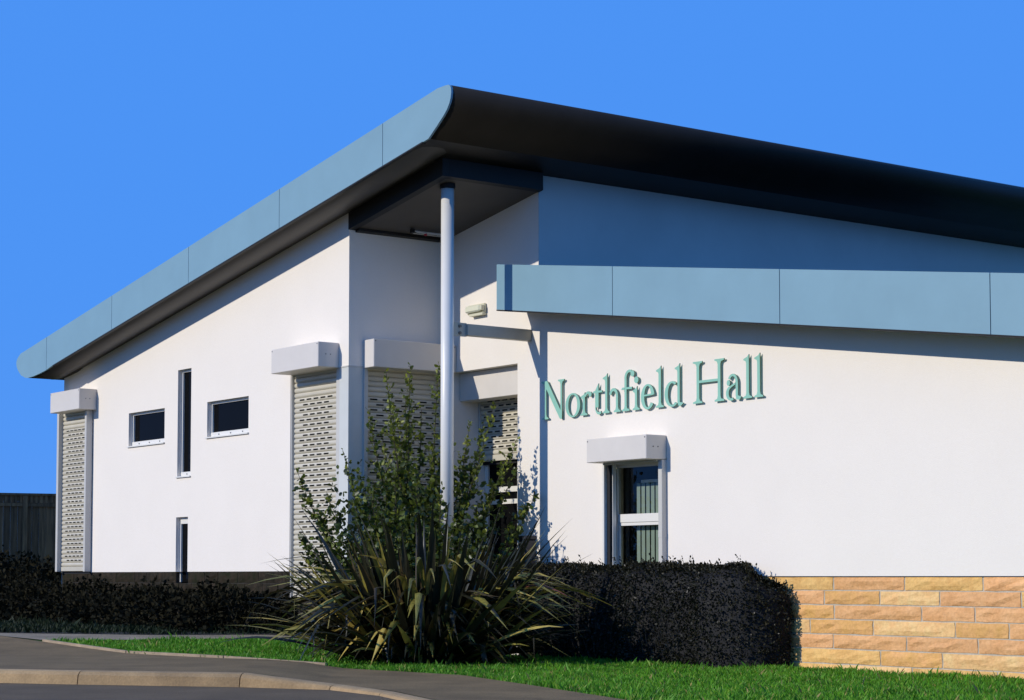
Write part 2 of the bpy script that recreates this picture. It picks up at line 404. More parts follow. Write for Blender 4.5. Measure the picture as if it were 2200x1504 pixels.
# verge panels, cut by the seams
seams = [-12, -9.55, -6.78, -3.92, -.99, 1.866, 4.5]
for s0, s1 in zip(seams, seams[1:]):
    bm = bmesh.new()
    f = bm.faces.new([bm.verts.new((x, YF, z)) for x, z in prof])
    for co, no in ((s0 + .006, -1), (s1 - .006, 1)):
        bmesh.ops.bisect_plane(bm, geom=bm.verts[:] + bm.edges[:] + bm.faces[:], plane_co=(co, 0, 0), plane_no=(no, 0, 0), clear_outer=True)
    ex = bmesh.ops.extrude_face_region(bm, geom=bm.faces[:])
    bmesh.ops.translate(bm, vec=(0, .032, 0), verts=[v for v in ex['geom'] if isinstance(v, bmesh.types.BMVert)])
    bmesh.ops.recalc_face_normals(bm, faces=bm.faces)
    me = bpy.data.meshes.new('verge_panel'); bm.to_mesh(me); bm.free(); me.materials.append(M['fascia'])
    link('verge_panel', me, roof)
# dark drip trim under the verge
b = MB()
xs = [-9.25, -6.78, -3.92, -.99, 1.866, 2.86]
for a, c in zip(xs, xs[1:]):
    za, zc = (zb(a) if a > -9 else 4.868), zb(c)
    b.add([(a, YF - .004, za - .022), (c, YF - .004, zc - .022), (c, YF + .05, zc - .022), (a, YF + .05, za - .022),
           (a, YF - .004, za - .002), (c, YF - .004, zc - .002), (c, YF + .05, zc - .002), (a, YF + .05, za - .002)],
          [(0, 3, 2, 1), (4, 5, 6, 7), (0, 1, 5, 4), (1, 2, 6, 5), (2, 3, 7, 6), (3, 0, 4, 7)])
b.build('drip_trim', M['charcoal'], roof)
# rolled soffit between verge and wall
b = MB(); ny = 10
sx = [-9.95, -9.25, -6.78, -3.92, -.99, 1.866, 2.2, 2.5, 2.7, 2.86]
vs = []
for x in sx:
    zz = zb(x) if x > -9.3 else (4.868 if x > -9.5 else 4.76)
    if x == -9.25: zz = 4.868
    for j in range(ny + 1):
        t = j / ny
        vs.append((x, YF + .05 + t * (YL - YF - .052), zz - .004 - .085 * sm((2.86 - x) / .9) * math.sin(math.pi * min(1, t * 1.15)) ** 0.8 if t * 1.15 < 1 else zz - .004))
fs = []
for i in range(len(sx) - 1):
    for j in range(ny):
        fs.append((i * (ny + 1) + j, i * (ny + 1) + j + 1, (i + 1) * (ny + 1) + j + 1, (i + 1) * (ny + 1) + j))
mesh('soffit', vs, fs, M['soffit'], roof, smooth=True)

# porch ceiling box carried by the pole
porch = empty('porch_ceiling', BLD)
pc = lambda x: zb(x) - .26
def wedge(x0, x1, y0, y1, lo, hi, name, m, par):
    b = MB().add([(x0, y0, lo(x0)), (x1, y0, lo(x1)), (x1, y1, lo(x1)), (x0, y1, lo(x0)), (x0, y0, hi(x0)), (x1, y0, hi(x1)), (x1, y1, hi(x1)), (x0, y1, hi(x0))],
                 [(0, 3, 2, 1), (4, 5, 6, 7), (0, 1, 5, 4), (1, 2, 6, 5), (2, 3, 7, 6), (3, 0, 4, 7)])
    return b.build(name, m, par)
wedge(.004, 2.46, YL - .02, YL + .10, pc, lambda x: zb(x) - .012, 'edge_beam', M['charcoal'], porch)
wedge(2.36, 2.462, YL + .101, -.004, pc, lambda x: zb(x) - .012, 'edge_beam', M['charcoal'], porch)
wedge(.004, 2.358, YL + .101, -.004, lambda x: pc(x) + .012, lambda x: zb(x) - .012, 'ceiling_board', M['ceiling'], porch)
wedge(.005, .10, YL + .102, -.005, lambda x: pc(x) - .03, lambda x: pc(x) + .011, 'ceiling_trim', M['charcoal'], porch)

# pole and bracket
PX, PY = 2.135, -1.433
pole = empty('porch_pole', BLD, (PX, PY, 0)); pole['label'] = 'tall white round pole holding up the porch corner'
MB().cyl((0, 0, -.2), (0, 0, pc(PX) - .045), .091, n=40).build('shaft', M['pole'], pole, smooth=False)
bpole = pole.children[0]
bpole.data.polygons.foreach_set('use_smooth', [len(p.vertices) == 4 for p in bpole.data.polygons])
MB().cyl((0, 0, pc(PX) - .045), (0, 0, pc(PX) + .03), .11, .11, n=28).build('head_shade_ring', M['charcoal'], pole)  # charcoal ring standing in for the shade at the pole top
MB().cyl((0, 0, -.12), (0, 0, -.07), .2, n=28).build('base_plate', M['pole'], pole)
br = empty('bracket', BLD, (PX, 0, 0)); br['label'] = 'grey steel strut from the pole to the entrance wall'
MB().box(-.055, .055, PY + .31, -.003, 4.374, 4.537).build('strut', M['steel'], br, bevel=.006)
MB().box(-.012, .012, PY + .08, PY + .32, 4.36, 4.55).build('fixing_plate', M['steel'], br)
for z in (4.405, 4.50): MB().cyl((.012, PY + .2, z), (.035, PY + .2, z), .022, n=10).build('bolt', M['bolt'], br)

# ---- right wing roof
rr = empty('lower_roof', BLD); rr['label'] = 'lower roof with pale blue panelled fascia above the lettered wall'
rs = [2.058, 4.655, 7.79, 10.965, 13.7]
for a, c in zip(rs, rs[1:]):
    a2, c2 = a + (.006 if a > 2.1 else 0), c - .006
    fixn(MB().prism_xz([(a2, rzb(a2)), (c2, rzb(c2)), (c2, rzt(c2)), (a2, rzt(a2))], YRF, YRF + .03).build('fascia_panel', M['fascia'], rr))
fixn(MB().prism_xz([(2.062, rzb(2.062) + .004), (13.69, rzb(13.69) + .004), (13.69, rzt(13.69) - .004), (2.062, rzt(2.062) - .004)], YRF + .033, -.003).build('eave_box', M['soffit'], rr))
fixn(MB().prism_xz([(XE + .004, rzb(XE) + .3), (13.69, rzb(13.69) + .3), (13.69, rzt(13.69) - .01), (XE + .004, rzt(XE) - .01)], .002, 10).build('roof_sheet', M['charcoal'], rr))
b = MB()
for a, c in zip(rs, rs[1:]):
    b.add([(a, YRF - .003, rzb(a) - .02), (c, YRF - .003, rzb(c) - .02), (c, YRF + .06, rzb(c) - .02), (a, YRF + .06, rzb(a) - .02),
           (a, YRF - .003, rzb(a) - .002), (c, YRF - .003, rzb(c) - .002), (c, YRF + .06, rzb(c) - .002), (a, YRF + .06, rzb(a) - .002)],
          [(0, 3, 2, 1), (4, 5, 6, 7), (0, 1, 5, 4), (1, 2, 6, 5), (2, 3, 7, 6), (3, 0, 4, 7)])
b.build('drip_trim', M['charcoal'], rr)

# ---- windows of the left wing
def window(x0, x1, z0, z1, label, bolts=3, head=False, sill=True):
    y = YL + .075
    p = empty('window', BLD, (x0, 0, z0)); p['label'] = label
    w_, h_ = x1 - x0, z1 - z0; fr = .038; sl = .085 if sill else .03
    MB().box(.003, fr, y, y + .06, .003, h_ - .003).build('frame', M['frame'], p)
    MB().box(w_ - fr, w_ - .003, y, y + .06, .003, h_ - .003).build('frame', M['frame'], p)
    MB().box(fr, w_ - fr, y, y + .06, h_ - (.11 if head else .04), h_ - .003).build('frame', M['frame'], p)
    if sill:
        MB().box(.006, w_ - .006, y - .012, y + .058, .006, sl).build('sill', M['frame'], p)
        MB().box(-.02, w_ + .015, YL - .03, y - .013, -.012, .008).build('sill_drip', M['frame'], p)
        for i in range(bolts):
            xx = w_ * (i + .75) / (bolts + .5); MB().cyl((xx, y - .014, sl * .55), (xx, y - .022, sl * .55), .011, n=8).build('bolt', M['bolt'], p)
    MB().box(fr, w_ - fr, y + .03, y + .04, sl if sill else .003, h_ - (.11 if head else .04)).build('pane', M['glass'], p)
window(-7.354, -5.957, 3.29, 3.885, 'left small landscape window with white sill')
window(-5.47, -4.985, 2.68, 4.49, 'tall narrow slit window in the upper wall', bolts=1)
window(-4.41, -3.01, 3.285, 3.875, 'right small landscape window with white sill')
window(-5.49, -5.06, .915, 2.005, 'short slit window reaching down into the stone base', head=True, sill=False)

# ---- roller shutters
def slat_mesh(w_, h_, slots, sw):
    zs = [0, .012, h_ * .36, h_ * .66, h_ - .010, h_ - .002]
    ys = [.012, -.003, -.010, -.010, -.003, .012]
    cuts = [0.0]
    for c in slots: cuts += [c - sw / 2, c + sw / 2]
    cuts.append(w_)
    vs, fs = [], []
    for y, z in zip(ys, zs):
        for x in cuts: vs.append((x, y, z))
    n = len(cuts)
    for j in range(5):
        for i in range(n - 1):
            if j == 2 and i % 2 == 1: continue
            fs.append((j * n + i, j * n + i + 1, (j + 1) * n + i + 1, (j + 1) * n + i))
    me = bpy.data.meshes.new('slat'); me.from_pydata(vs, [], fs); me.materials.append(M['slat']); return me

def shutter(org, rz, w_, z0, z1, hood, label, nslot, pitch, sw, solid=5, guides=((-.06, 0), (0, .06)), gdep=(-.03, .05), yc=0.0, bar=True):
    """local x runs along the wall, -y points outwards"""
    s = empty('roller_shutter', BLD, org, rz); s['label'] = label
    h_ = .0775
    metas = [slat_mesh(w_, h_, [], sw),
             slat_mesh(w_, h_, [w_ / 2 + (i - (nslot - 1) / 2) * pitch for i in range(nslot)], sw),
             slat_mesh(w_, h_, [w_ / 2 + (i - (nslot - 2) / 2) * pitch for i in range(nslot - 1)], sw)]
    n = int((z1 - z0) / h_); z = z1
    for k in range(n):
        z -= h_
        me = metas[0] if (k < solid or (bar and k > n - 2)) else metas[1 + (k - solid) % 2]
        o = link('slat', me, s); o.location = (0, yc, z)
    if bar: MB().box(.0, w_, yc - .014, yc + .02, z0 - .05, z - .002).build('bottom_bar', M['slat'], s, bevel=.004)
    for (a, c), x in zip(guides, (0, w_)):
        if c > a: MB().box(x + a, x + c, yc + gdep[0], yc + gdep[1], z0 - .06, z1 + .02).build('guide_rail', M['guide'], s, bevel=.004)
    MB().box(-.02, w_ + .02, yc + .045, yc + .055, z0 - .1, z1 + .05).build('backing', M['void'], s)
    if hood:
        hx0, hx1, hy0, hy1, hz0, hz1 = hood
        MB().box(hx0, hx1, hy0, hy1, hz0, hz1).build('hood', M['hood'], s, bevel=.008)
        for (dx, dz) in ((.08, .52), (.16, .52)):
            MB().cyl((hx1, hy0 + dx + .05, hz0 + (hz1 - hz0) * dz), (hx1 + .006, hy0 + dx + .05, hz0 + (hz1 - hz0) * dz), .009, n=8).build('screw', M['bolt'], s)
        for xx in (hx0 + .03, hx1 - .03):
            MB().cyl((xx, hy0, hz1 - .03), (xx, hy0 - .005, hz1 - .03), .009, n=8).build('screw', M['bolt'], s)
    return s
shutter((-10.06, YL, 0), 0, 1.15, 1.16, 4.06, (.09, 1.37, -.35, -.002, 4.04, 4.415), 'closed perforated shutter at the far left corner', 5, .172, .115,
        solid=4, guides=((-.085, 0), (0, .075)), gdep=(-.09, .03), yc=-.045)
shutter((-1.665, YL, 0), 0, 1.30, .75, 4.20, (.005, 1.395, -.36, -.002, 4.09, 4.46), 'closed perforated shutter on the front just left of the porch corner', 5, .205, .14,
        solid=6, guides=((-.02, 0), (.0, .10)), gdep=(-.05, .06), yc=.06)
shutter((0, -1.40, 0), R(90), 1.36, .5, 4.13, (-.075, 1.395, -.30, -.002, 4.075, 4.49), 'shaded perforated shutter on the porch return wall', 6, .22, .13,
        solid=6, guides=((-.07, 0), (0, .02)), gdep=(-.06, .06), yc=.03)
# entrance: half raised shutter under a lintel panel
shutter((.20, 0, 0), 0, 1.62, 2.80, 3.85, None, 'half raised shutter above the entrance door', 8, .19, .13, solid=1, guides=((-.03, 0), (0, .02)), gdep=(-.03, .04), yc=.53)
ent = empty('entrance_door', BLD, (.2, .62, -.1)); ent['label'] = 'glazed entrance door and frame half hidden by plants'
MB().box(-.03, 1.64, -.47, -.16, 3.755, 4.18).build('lintel_panel', M['hood'], ent, bevel=.006)
for a, c, z0, z1 in ((-.03, .05, 0, 2.9), (1.58, 1.64, 0, 2.9), (.80, .85, 0, 2.9), (1.20, 1.25, 2.46, 2.9), (.05, .80, 2.38, 2.46), (.85, 1.58, 2.38, 2.46), (.05, .80, 2.2, 2.27), (.85, 1.58, 2.2, 2.27), (.05, .80, .0, .14), (.85, 1.58, .0, .14)):
    MB().box(a, c, 0, .07, z0, z1).build('frame', M['frame'], ent)
MB().box(.05, 1.58, .03, .04, .02, 2.9).build('pane', M['glass'], ent)
MB().box(.95, 1.48, -.05, -.01, 1.05, 1.10).build('push_bar', M['bolt'], ent)
MB().box(.95, 1.5, -.07, 0, 2.10, 2.17).build('door_closer', M['bolt'], ent)

# right wing window with raised shutter
rw = empty('roller_shutter', BLD, (3.84, 0, 0)); rw['label'] = 'raised shutter hood and rails round the right window'
MB().box(.034, 1.276, -.35, -.002, 2.535, 2.853).build('hood', M['hood'], rw, bevel=.008)
MB().box(.10, 1.21, -.12, -.06, 2.51, 2.534).build('bottom_bar', M['slat'], rw)
for dx in (.12, .20): MB().cyl((1.276, -.35 + dx, 2.70), (1.282, -.35 + dx, 2.70), .009, n=8).build('screw', M['bolt'], rw)
for xx in (.06, 1.25): MB().cyl((xx, -.35, 2.82), (xx, -.355, 2.82), .009, n=8).build('screw', M['bolt'], rw)
MB().box(-.005, .035, -.05, .03, .9, 2.53).build('guide_rail', M['frame'], rw, bevel=.004)
MB().box(.10, .115, .04, .10, .955, 2.53).build('guide_rail', M['frame'], rw)
MB().box(.037, .098, .0, .06, .955, 2.53).build('gap_strip', M['void'], rw)  # black strip painting the dark gap between trim and rail
MB().box(1.20, 1.277, -.085, .03, .9, 2.53).build('guide_rail', M['guide'], rw, bevel=.004)
MB().box(1.203, 1.279, -.088, .031, 1.52, 1.60).build('rail_bracket', M['guide'], rw)
win = empty('window', BLD, (3.84, .15, .95)); win['label'] = 'two-pane white window with grey-green vertical blinds'
for a, c, z0, z1 in ((.003, .07, .003, 1.607), (1.20, 1.273, .003, 1.607), (.07, 1.20, 1.53, 1.607), (.07, 1.20, .003, .07), (.07, 1.20, .79, .90)):
    MB().box(a, c, 0, .07, z0, z1).build('frame', M['frame'], win)
MB().box(.07, .11, .012, .06, .07, .79).build('sash', M['frame'], win)
MB().box(.11, 1.20, .012, .06, .745, .79).build('sash', M['frame'], win)
MB().box(-.03, 1.27, -.22, -.003, -.03, .0).build('sill', M['frame'], win)
gm = bpy.data.materials.new('clear_glass'); gm.use_nodes = True
t = gm.node_tree; t.nodes.clear()
o_ = t.nodes.new('ShaderNodeOutputMaterial'); mx = t.nodes.new('ShaderNodeMixShader'); tr = t.nodes.new('ShaderNodeBsdfTransparent'); gl = t.nodes.new('ShaderNodeBsdfGlossy'); fr = t.nodes.new('ShaderNodeFresnel')
tr.inputs['Color'].default_value = (.80, .84, .82, 1); gl.inputs['Roughness'].default_value = .02; fr.inputs['IOR'].default_value = 1.45
t.links.new(fr.outputs[0], mx.inputs[0]); t.links.new(tr.outputs[0], mx.inputs[1]); t.links.new(gl.outputs[0], mx.inputs[2]); t.links.new(mx.outputs[0], o_.inputs['Surface'])
for z0, z1 in ((.07, .79), (.90, 1.53)):
    mesh('pane', [(.07, .035, z0), (1.2, .035, z0), (1.2, .035, z1), (.07, .035, z1)], [(0, 1, 2, 3)], gm, win)
room = mesh('room', [(3.3, .34, 0), (5.7, .34, 0), (5.7, 2.6, 0), (3.3, 2.6, 0), (3.3, .34, 2.9), (5.7, .34, 2.9), (5.7, 2.6, 2.9), (3.3, 2.6, 2.9)],
            [(0, 1, 2, 3), (4, 7, 6, 5), (1, 5, 6, 2), (2, 6, 7, 3), (3, 7, 4, 0)], M['room'], BLD)
bl = empty('window_blind', BLD, (3.84, 0, 0))
for z0, z1 in ((.98, 1.70), (1.78, 2.30)):
    pass
for i in range(10):
    x = .31 + i * .098
    v = [(x, .30, 1.0), (x + .074, .298, 1.0), (x + .074, .298, 2.27), (x, .30, 2.27)]
    b = MB().add(v + [(a, y + .003, z) for a, y, z in v], [(0, 1, 2, 3), (7, 6, 5, 4), (0, 4, 5, 1), (1, 5, 6, 2), (2, 6, 7, 3), (3, 7, 4, 0)])
    b.build('blind_slat', M['blind'], bl)
MB().box(.40, 1.30, .30, .33, 2.272, 2.31).build('head_rail', M['frame'], bl)

# ------------------------------------------------------------------ lettering
sign = empty('wall_lettering', loc=ORG, rz=ANG)
setp(sign, 'teal raised serif letters fixed high on the white wall', 'sign')
CAP = .54; BZ = 3.222; ST = .050; TH = .026
def stem(xa, xb, z0, z1, bot=None, top=None, flag=None):
    """bot/top: (left,right) serif reach"""
    p = []
    if bot:
        l, r = bot; p += [(xa - l, z0), (xb + r, z0), (xb + r, z0 + .018)] + ([(xb + .012, z0 + .034), (xb, z0 + .07)] if r else [])
    else: p += [(xa, z0), (xb, z0)]
    if top:
        l, r = top; p += ([(xb, z1 - .07), (xb + .012, z1 - .034)] if r else []) + [(xb + r, z1 - .018), (xb + r, z1), (xa - l, z1), (xa - l, z1 - .018)] + ([(xa - .012, z1 - .034), (xa, z1 - .07)] if l else [])
    elif flag: p += [(xb, z1), (xa + .02, z1 - .03), (xa - flag, z1 - .055), (xa - flag, z1 - .07), (xa - .01, z1 - .085), (xa, z1 - .11)]
    else: p += [(xb, z1), (xa, z1)]
    if bot:
        l = bot[0]
        p += ([(xa, z0 + .07), (xa - .012, z0 + .034)] if l else []) + [(xa - l, z0 + .018)]
    return p
def arc(cx, cz, rx, rz, a0, a1, n=14):
    return [(cx + rx * math.cos(R(a0 + (a1 - a0) * i / n)), cz + rz * math.sin(R(a0 + (a1 - a0) * i / n))) for i in range(n + 1)]
def bowl(cx, cz, rx, rz, tx, tz, a0, a1, n=16, sx=0.0):
    return arc(cx, cz, rx, rz, a0, a1, n) + arc(cx + sx, cz, rx - tx, rz - tz, a1, a0, n)
XH = .318
def glyph(ch, W_):
    S, T = ST, TH
    if ch == 'N': return [stem(.085, .085 + .034, 0, CAP, (.06, .05), None), [(.0, CAP), (.0, CAP - .018), (.07, CAP - .04), (W_ - .10, -.012), (W_ - .052, -.012), (W_ - .052, .06), (.145, CAP)],
                          stem(W_ - .086, W_ - .052, -.012, CAP, None, (.055, .052))]
    if ch == 'H': return [stem(.075, .075 + S, 0, CAP, (.07, .06), (.07, .06)), stem(W_ - .075 - S, W_ - .075, 0, CAP, (.06, .07), (.06, .07)),
                          [(.075 + S, CAP * .48), (W_ - .075 - S, CAP * .48), (W_ - .075 - S, CAP * .48 + .032), (.075 + S, CAP * .48 + .032)]]
    if ch == 'o': return [bowl(W_ / 2, XH / 2, W_ / 2, XH / 2 + .01, .066, .022, -100, 80), bowl(W_ / 2, XH / 2, W_ / 2, XH / 2 + .01, .066, .022, 80, 260)]
    if ch == 'r': return [stem(.05, .05 + S * .92, 0, XH, (.05, .055), None, .045), bowl(.165, XH - .11, .085, .118, .03, .035, 40, 150), arc(W_ - .035, XH - .035, .033, .035, 0, 360, 12)[:-1]]
    if ch == 't': return [[(.05, .09), (.05, XH + .005), (.122, XH + .10), (.122, .09)], [(-.01, XH - .028), (W_ - .02, XH - .028), (W_ - .02, XH), (.02, XH)], bowl(.135, .095, .085, .105, .016, .035, 180, 305)]
    if ch == 'h': return [stem(.055, .055 + S * .92, 0, CAP, (.05, .045), None, .05), stem(W_ - .06 - S * .92, W_ - .06, 0, XH - .10, (.045, .05), None),
                          bowl(W_ - .06 - .095, XH - .10, .095, .11, S * .92, .04, 0, 165)]
    if ch == 'f': return [stem(.075, .075 + S * .88, 0, CAP - .10, (.055, .06), None), bowl(.075 + .105, CAP - .10, .105, .112, S * .88, .035, 62, 180), arc(.245, CAP - .045, .04, .042, 0, 360, 12)[:-1],
                          [(.01, XH - .028), (.075, XH - .028), (.075, XH), (.03, XH)], [(.075 + S * .88, XH - .028), (.235, XH - .028), (.235, XH), (.075 + S * .88, XH)]]
    if ch == 'i': return [stem(.055, .055 + S * .88, 0, XH, (.05, .05), None, .045), arc(.085, XH + .085, .045, .045, 0, 360, 14)[:-1]]
    if ch == 'e': return [bowl(W_ / 2, XH / 2, W_ / 2, XH / 2 + .01, .068, .024, 8, 190), bowl(W_ / 2, XH / 2, W_ / 2, XH / 2 + .01, .068, .030, 190, 325),
                          [(.06, XH * .52), (W_ - .02, XH * .56), (W_ - .02, XH * .56 + .022), (.06, XH * .52 + .022)]]
    if ch == 'l': return [stem(W_ / 2 - S * .48, W_ / 2 + S * .48, 0, CAP + .01, (.055, .055), None, .05)]
    if ch == 'd': return [stem(W_ - .075 - S * .9, W_ - .075, .03, CAP + .01, None, None, .05), [(W_ - .075 - S * .5, 0.0), (W_ - .06, -.012), (W_, .028), (W_ - .075, .045), (W_ - .075 - S * .9, .05)],
                          bowl(.15, XH / 2, .15, XH / 2 + .01, .066, .026, 55, 310)]
    if ch == 'a': return [stem(W_ - .06 - S * .85, W_ - .06, .04, XH - .10, None, None), [(W_ - .06 - S * .6, .0), (W_ - .03, -.008), (W_, .03), (W_ - .06, .05), (W_ - .06 - S * .85, .06)],
                          bowl(W_ - .06 - .095, XH - .10, .095, .11, S * .85, .03, 0, 150), arc(.045, XH - .10, .032, .038, 0, 360, 10)[:-1],
                          bowl(.095, .085, .095, .095, .05, .03, 90, 300), [(.09, .155), (W_ - .06 - S * .85, .19), (W_ - .06 - S * .85, .215), (.07, .175)]]
    return []
EXT = [('N', 2.460, 2.994), ('o', 3.019, 3.350), ('r', 3.358, 3.607), ('t', 3.631, 3.854), ('h', 3.842, 4.233), ('f', 4.233, 4.50), ('i', 4.471, 4.649), ('e', 4.649, 4.925),
       ('l', 4.935, 5.130), ('d', 5.130, 5.503), ('H', 5.681, 6.283), ('a', 6.313, 6.590), ('l', 6.600, 6.811), ('l', 6.805, 7.003)]
for ch, x0, x1 in EXT:
    b = MB()
    for k, poly in enumerate(glyph(ch, x1 - x0)):
        area = sum(p[0] * q_[1] - q_[0] * p[1] for p, q_ in zip(poly, poly[1:] + poly[:1]))
        if area < 0: poly = poly[::-1]
        b.prism_xz([(x, z) for x, z in poly], -.042 - .0009 * k, -.026 + .0007 * k)
    o = b.build('letter', M['teal'], sign); fixn(o); o.data.materials.append(M['letteredge'])
    o.data.polygons.foreach_set('material_index', [0 if abs(p.normal.y) > .5 else 1 for p in o.data.polygons]); o.location = (x0, 0, BZ)
    o['label'] = 'letter %s' % ch

# ------------------------------------------------------------------ small fittings
def at(name, x, y, z, rz=0): 
    X, Y = W2(x, y); return empty(name, None, (X, Y, z), ANG + rz)
wlp = setp(at('wall_light', .64, 0, 4.905), 'small cream bulkhead lamp on the entrance wall above the steel strut', 'wall light')
MB().box(0, .44, -.05, -.002, 0, .14).build('housing', M['lampbody'], wlp, bevel=.012)
MB().box(.02, .40, -.11, -.051, .02, .12).build('lens', M['lamplens'], wlp, bevel=.02)
MB().box(.40, .445, -.105, -.051, .03, .11).build('end_cap', M['lampbody'], wlp, bevel=.008)
MB().box(.10, .44, -.08, -.003, -.035, -.001).build('bracket', M['lampbody'], wlp)
pl = setp(at('porch_light', .36, -.80, 6.165), 'wire-caged strip light under the dark porch ceiling', 'porch light')
MB().cyl((0, 0, -.03), (0, .50, -.03), .012, n=8).build('tube', M['frame'], pl)
for y in (.0, .16, .33, .5): MB().cyl((-.05, y, -.015), (.05, y + .05, -.06), .006, n=6).build('cage_wire', M['frame'], pl)
for x in (-.045, .045): MB().cyl((x, 0, -.055), (x, .5, -.055), .006, n=6).build('cage_wire', M['frame'], pl)
MB().box(-.03, .03, -.07, -.02, -.06, 0).build('end_cap', M['charcoal'], pl)
MB().cyl((.03, .17, -.085), (.03, .17, -.05), .022, n=10).build('indicator', M['red'], pl)
vb = setp(at('vent_pipe', 2.20, -.06, 1.42), 'short white pipe stub on the wall beside the flax leaves', 'pipe')
MB().cyl((0, 0, 0), (0, 0, .17), .045, n=16).build('stub', M['frame'], vb)
MB().cyl((0, 0, .17), (0, 0, .19), .052, n=16).build('cap', M['frame'], vb)
MB().box(-.015, .015, 0, .058, .05, .08).build('clip', M['guide'], vb)
bo = setp(at('bollard', 2.45, -.28, -.1), 'black square post standing between flax and hedge', 'bollard')
MB().box(-.09, .09, -.09, .09, 0, 1.62).build('post', M['black'], bo, bevel=.012)
MB().box(-.10, .10, -.10, .10, 1.62, 1.68).build('cap', M['black'], bo, bevel=.015)

# ------------------------------------------------------------------ fence
fe = empty('timber_fence', None, (-10.7, 43.6, .42), math.atan2(.42, .91))
setp(fe, 'dark timber board fence left behind the building', 'fence')
for i in range(-34, 30):
    x = i * .155
    MB().box(x + .002, x + .152, -.012, .012, -.3, 2.27 + random.uniform(-.01, .01)).build('board', M['fence'], fe)
for i in range(-5, 5):
    MB().box(i * 1.06 - .05, i * 1.06 + .05, -.06, -.013, 0, 2.36).build('post', M['fence'], fe)
    MB().box(i * 1.06 + .052, i * 1.06 + 1.008, -.045, -.014, 2.13, 2.20).build('rail', M['fence'], fe)
    MB().box(i * 1.06 + .052, i * 1.06 + 1.008, -.045, -.014, .9, .97).build('rail', M['fence'], fe)
MB().box(-5.3, 4.7, -.05, .03, 2.37, 2.42).build('capping', M['fence'], fe)
MB().box(-5.3, 4.6, -.010, .010, 2.25, 2.372).build('top_board', M['fence'], fe)
for i in range(-45, 40):
    x = i * .11; MB().box(x, x + .05, -.03, -.014, 2.21, 2.368).build('baluster', M['fence'], fe)

# ------------------------------------------------------------------ foliage helpers
def leaf_cloud(name, pts, nrm, size, mats, parent, aspect=1.6, jit=0.9, fold=.25, width=None):
    """many small folded leaves (6 verts, 4 triangles) in one mesh"""
    n = len(pts); pts = np.asarray(pts, float)
    d = rng.normal(size=(n, 3)) * jit + np.asarray(nrm, float); d /= np.linalg.norm(d, axis=1)[:, None] + 1e-9
    r_ = rng.normal(size=(n, 3)); s_ = np.cross(d, r_); s_ /= np.linalg.norm(s_, axis=1)[:, None] + 1e-9
    u_ = np.cross(s_, d)
    L = (size * rng.uniform(.6, 1.3, n))[:, None]; Wd = L / aspect / 2
    v = np.empty((n, 6, 3))
    v[:, 0] = pts; v[:, 1] = pts + d * L * .35 + s_ * Wd + u_ * Wd * fold; v[:, 2] = pts + d * L * .75 + s_ * Wd * .75 + u_ * Wd * fold
    v[:, 3] = pts + d * L; v[:, 4] = pts + d * L * .75 - s_ * Wd * .75 + u_ * Wd * fold; v[:, 5] = pts + d * L * .35 - s_ * Wd + u_ * Wd * fold
    idx = np.arange(n)[:, None] * 6
    f = np.concatenate([idx + [0, 1, 2, 3], idx + [0, 3, 4, 5]], 1).reshape(-1, 4)
    me = bpy.data.meshes.new(name); me.vertices.add(n * 6); me.vertices.foreach_set('co', v.ravel())
    me.loops.add(f.size); me.loops.foreach_set('vertex_index', f.ravel().astype(np.int32))
    me.polygons.add(len(f)); me.polygons.foreach_set('loop_start', np.arange(0, f.size, 4, dtype=np.int32))
    for m in mats: me.materials.append(m)
    me.polygons.foreach_set('material_index', np.repeat(rng.integers(0, len(mats), n), 2).astype(np.int32))
    me.update(); me.validate()
    o = link(name, me, parent); o['kind'] = 'stuff'; return o

# ---- flax (sword-leaved) clump
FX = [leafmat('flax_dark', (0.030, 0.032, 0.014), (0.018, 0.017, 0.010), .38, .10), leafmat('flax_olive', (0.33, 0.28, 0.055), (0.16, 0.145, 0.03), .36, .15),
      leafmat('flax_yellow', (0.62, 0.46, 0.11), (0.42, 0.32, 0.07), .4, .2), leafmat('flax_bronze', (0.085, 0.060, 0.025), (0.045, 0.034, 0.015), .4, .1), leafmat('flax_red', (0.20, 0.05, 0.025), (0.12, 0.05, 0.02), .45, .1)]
flax = empty('flax_plant', None, (-1.12, 25.45, -.1))
setp(flax, 'big clump of arching dark sword leaves in front of the porch', 'plant')
def flax_leaf(az, el, L, wd, droop, base, seg=8, twist=0.0, kink=None):
    h = Vector((math.cos(az), math.sin(az), 0)); p = Vector(base); e = el
    side = Vector((-h.y, h.x, 0)); vs = []; bc = random.uniform(.34, .56)
    for i in range(seg + 1):
        t = i / seg
        ww = wd * (0.62 + .5 * math.sin(math.pi * min(1, t * 1.05))) * (1 - max(0, (t - .55) / .45) ** 1.4) + .0015
        d = h * math.cos(e) + Vector((0, 0, math.sin(e)))
        up = d.cross(side).normalized() * -1
        a = twist * t; s2 = side * math.cos(a) + up * math.sin(a); u2 = up * math.cos(a) - side * math.sin(a)
        vs += [p - s2 * ww * .5 + u2 * ww * .22, p.copy(), p + s2 * ww * .5 + u2 * ww * .22]
        p = p + d * (L / seg)
        if droop > 1.2: e -= droop * math.exp(-((t - bc) / .17) ** 2) * .41 * 8 / seg / 1.2
        else: e -= droop * (t ** 1.1 + .06) / seg * 2.2
        e = max(-1.4, e)
        if kink and i == kink[0]: e -= kink[1]
        if p.z < .03: p.z = .03 + random.uniform(0, .04)
    fs = []
    for i in range(seg):
        fs += [(i * 3, i * 3 + 1, i * 3 + 4, i * 3 + 3), (i * 3 + 1, i * 3 + 2, i * 3 + 5, i * 3 + 4)]
    return vs, fs
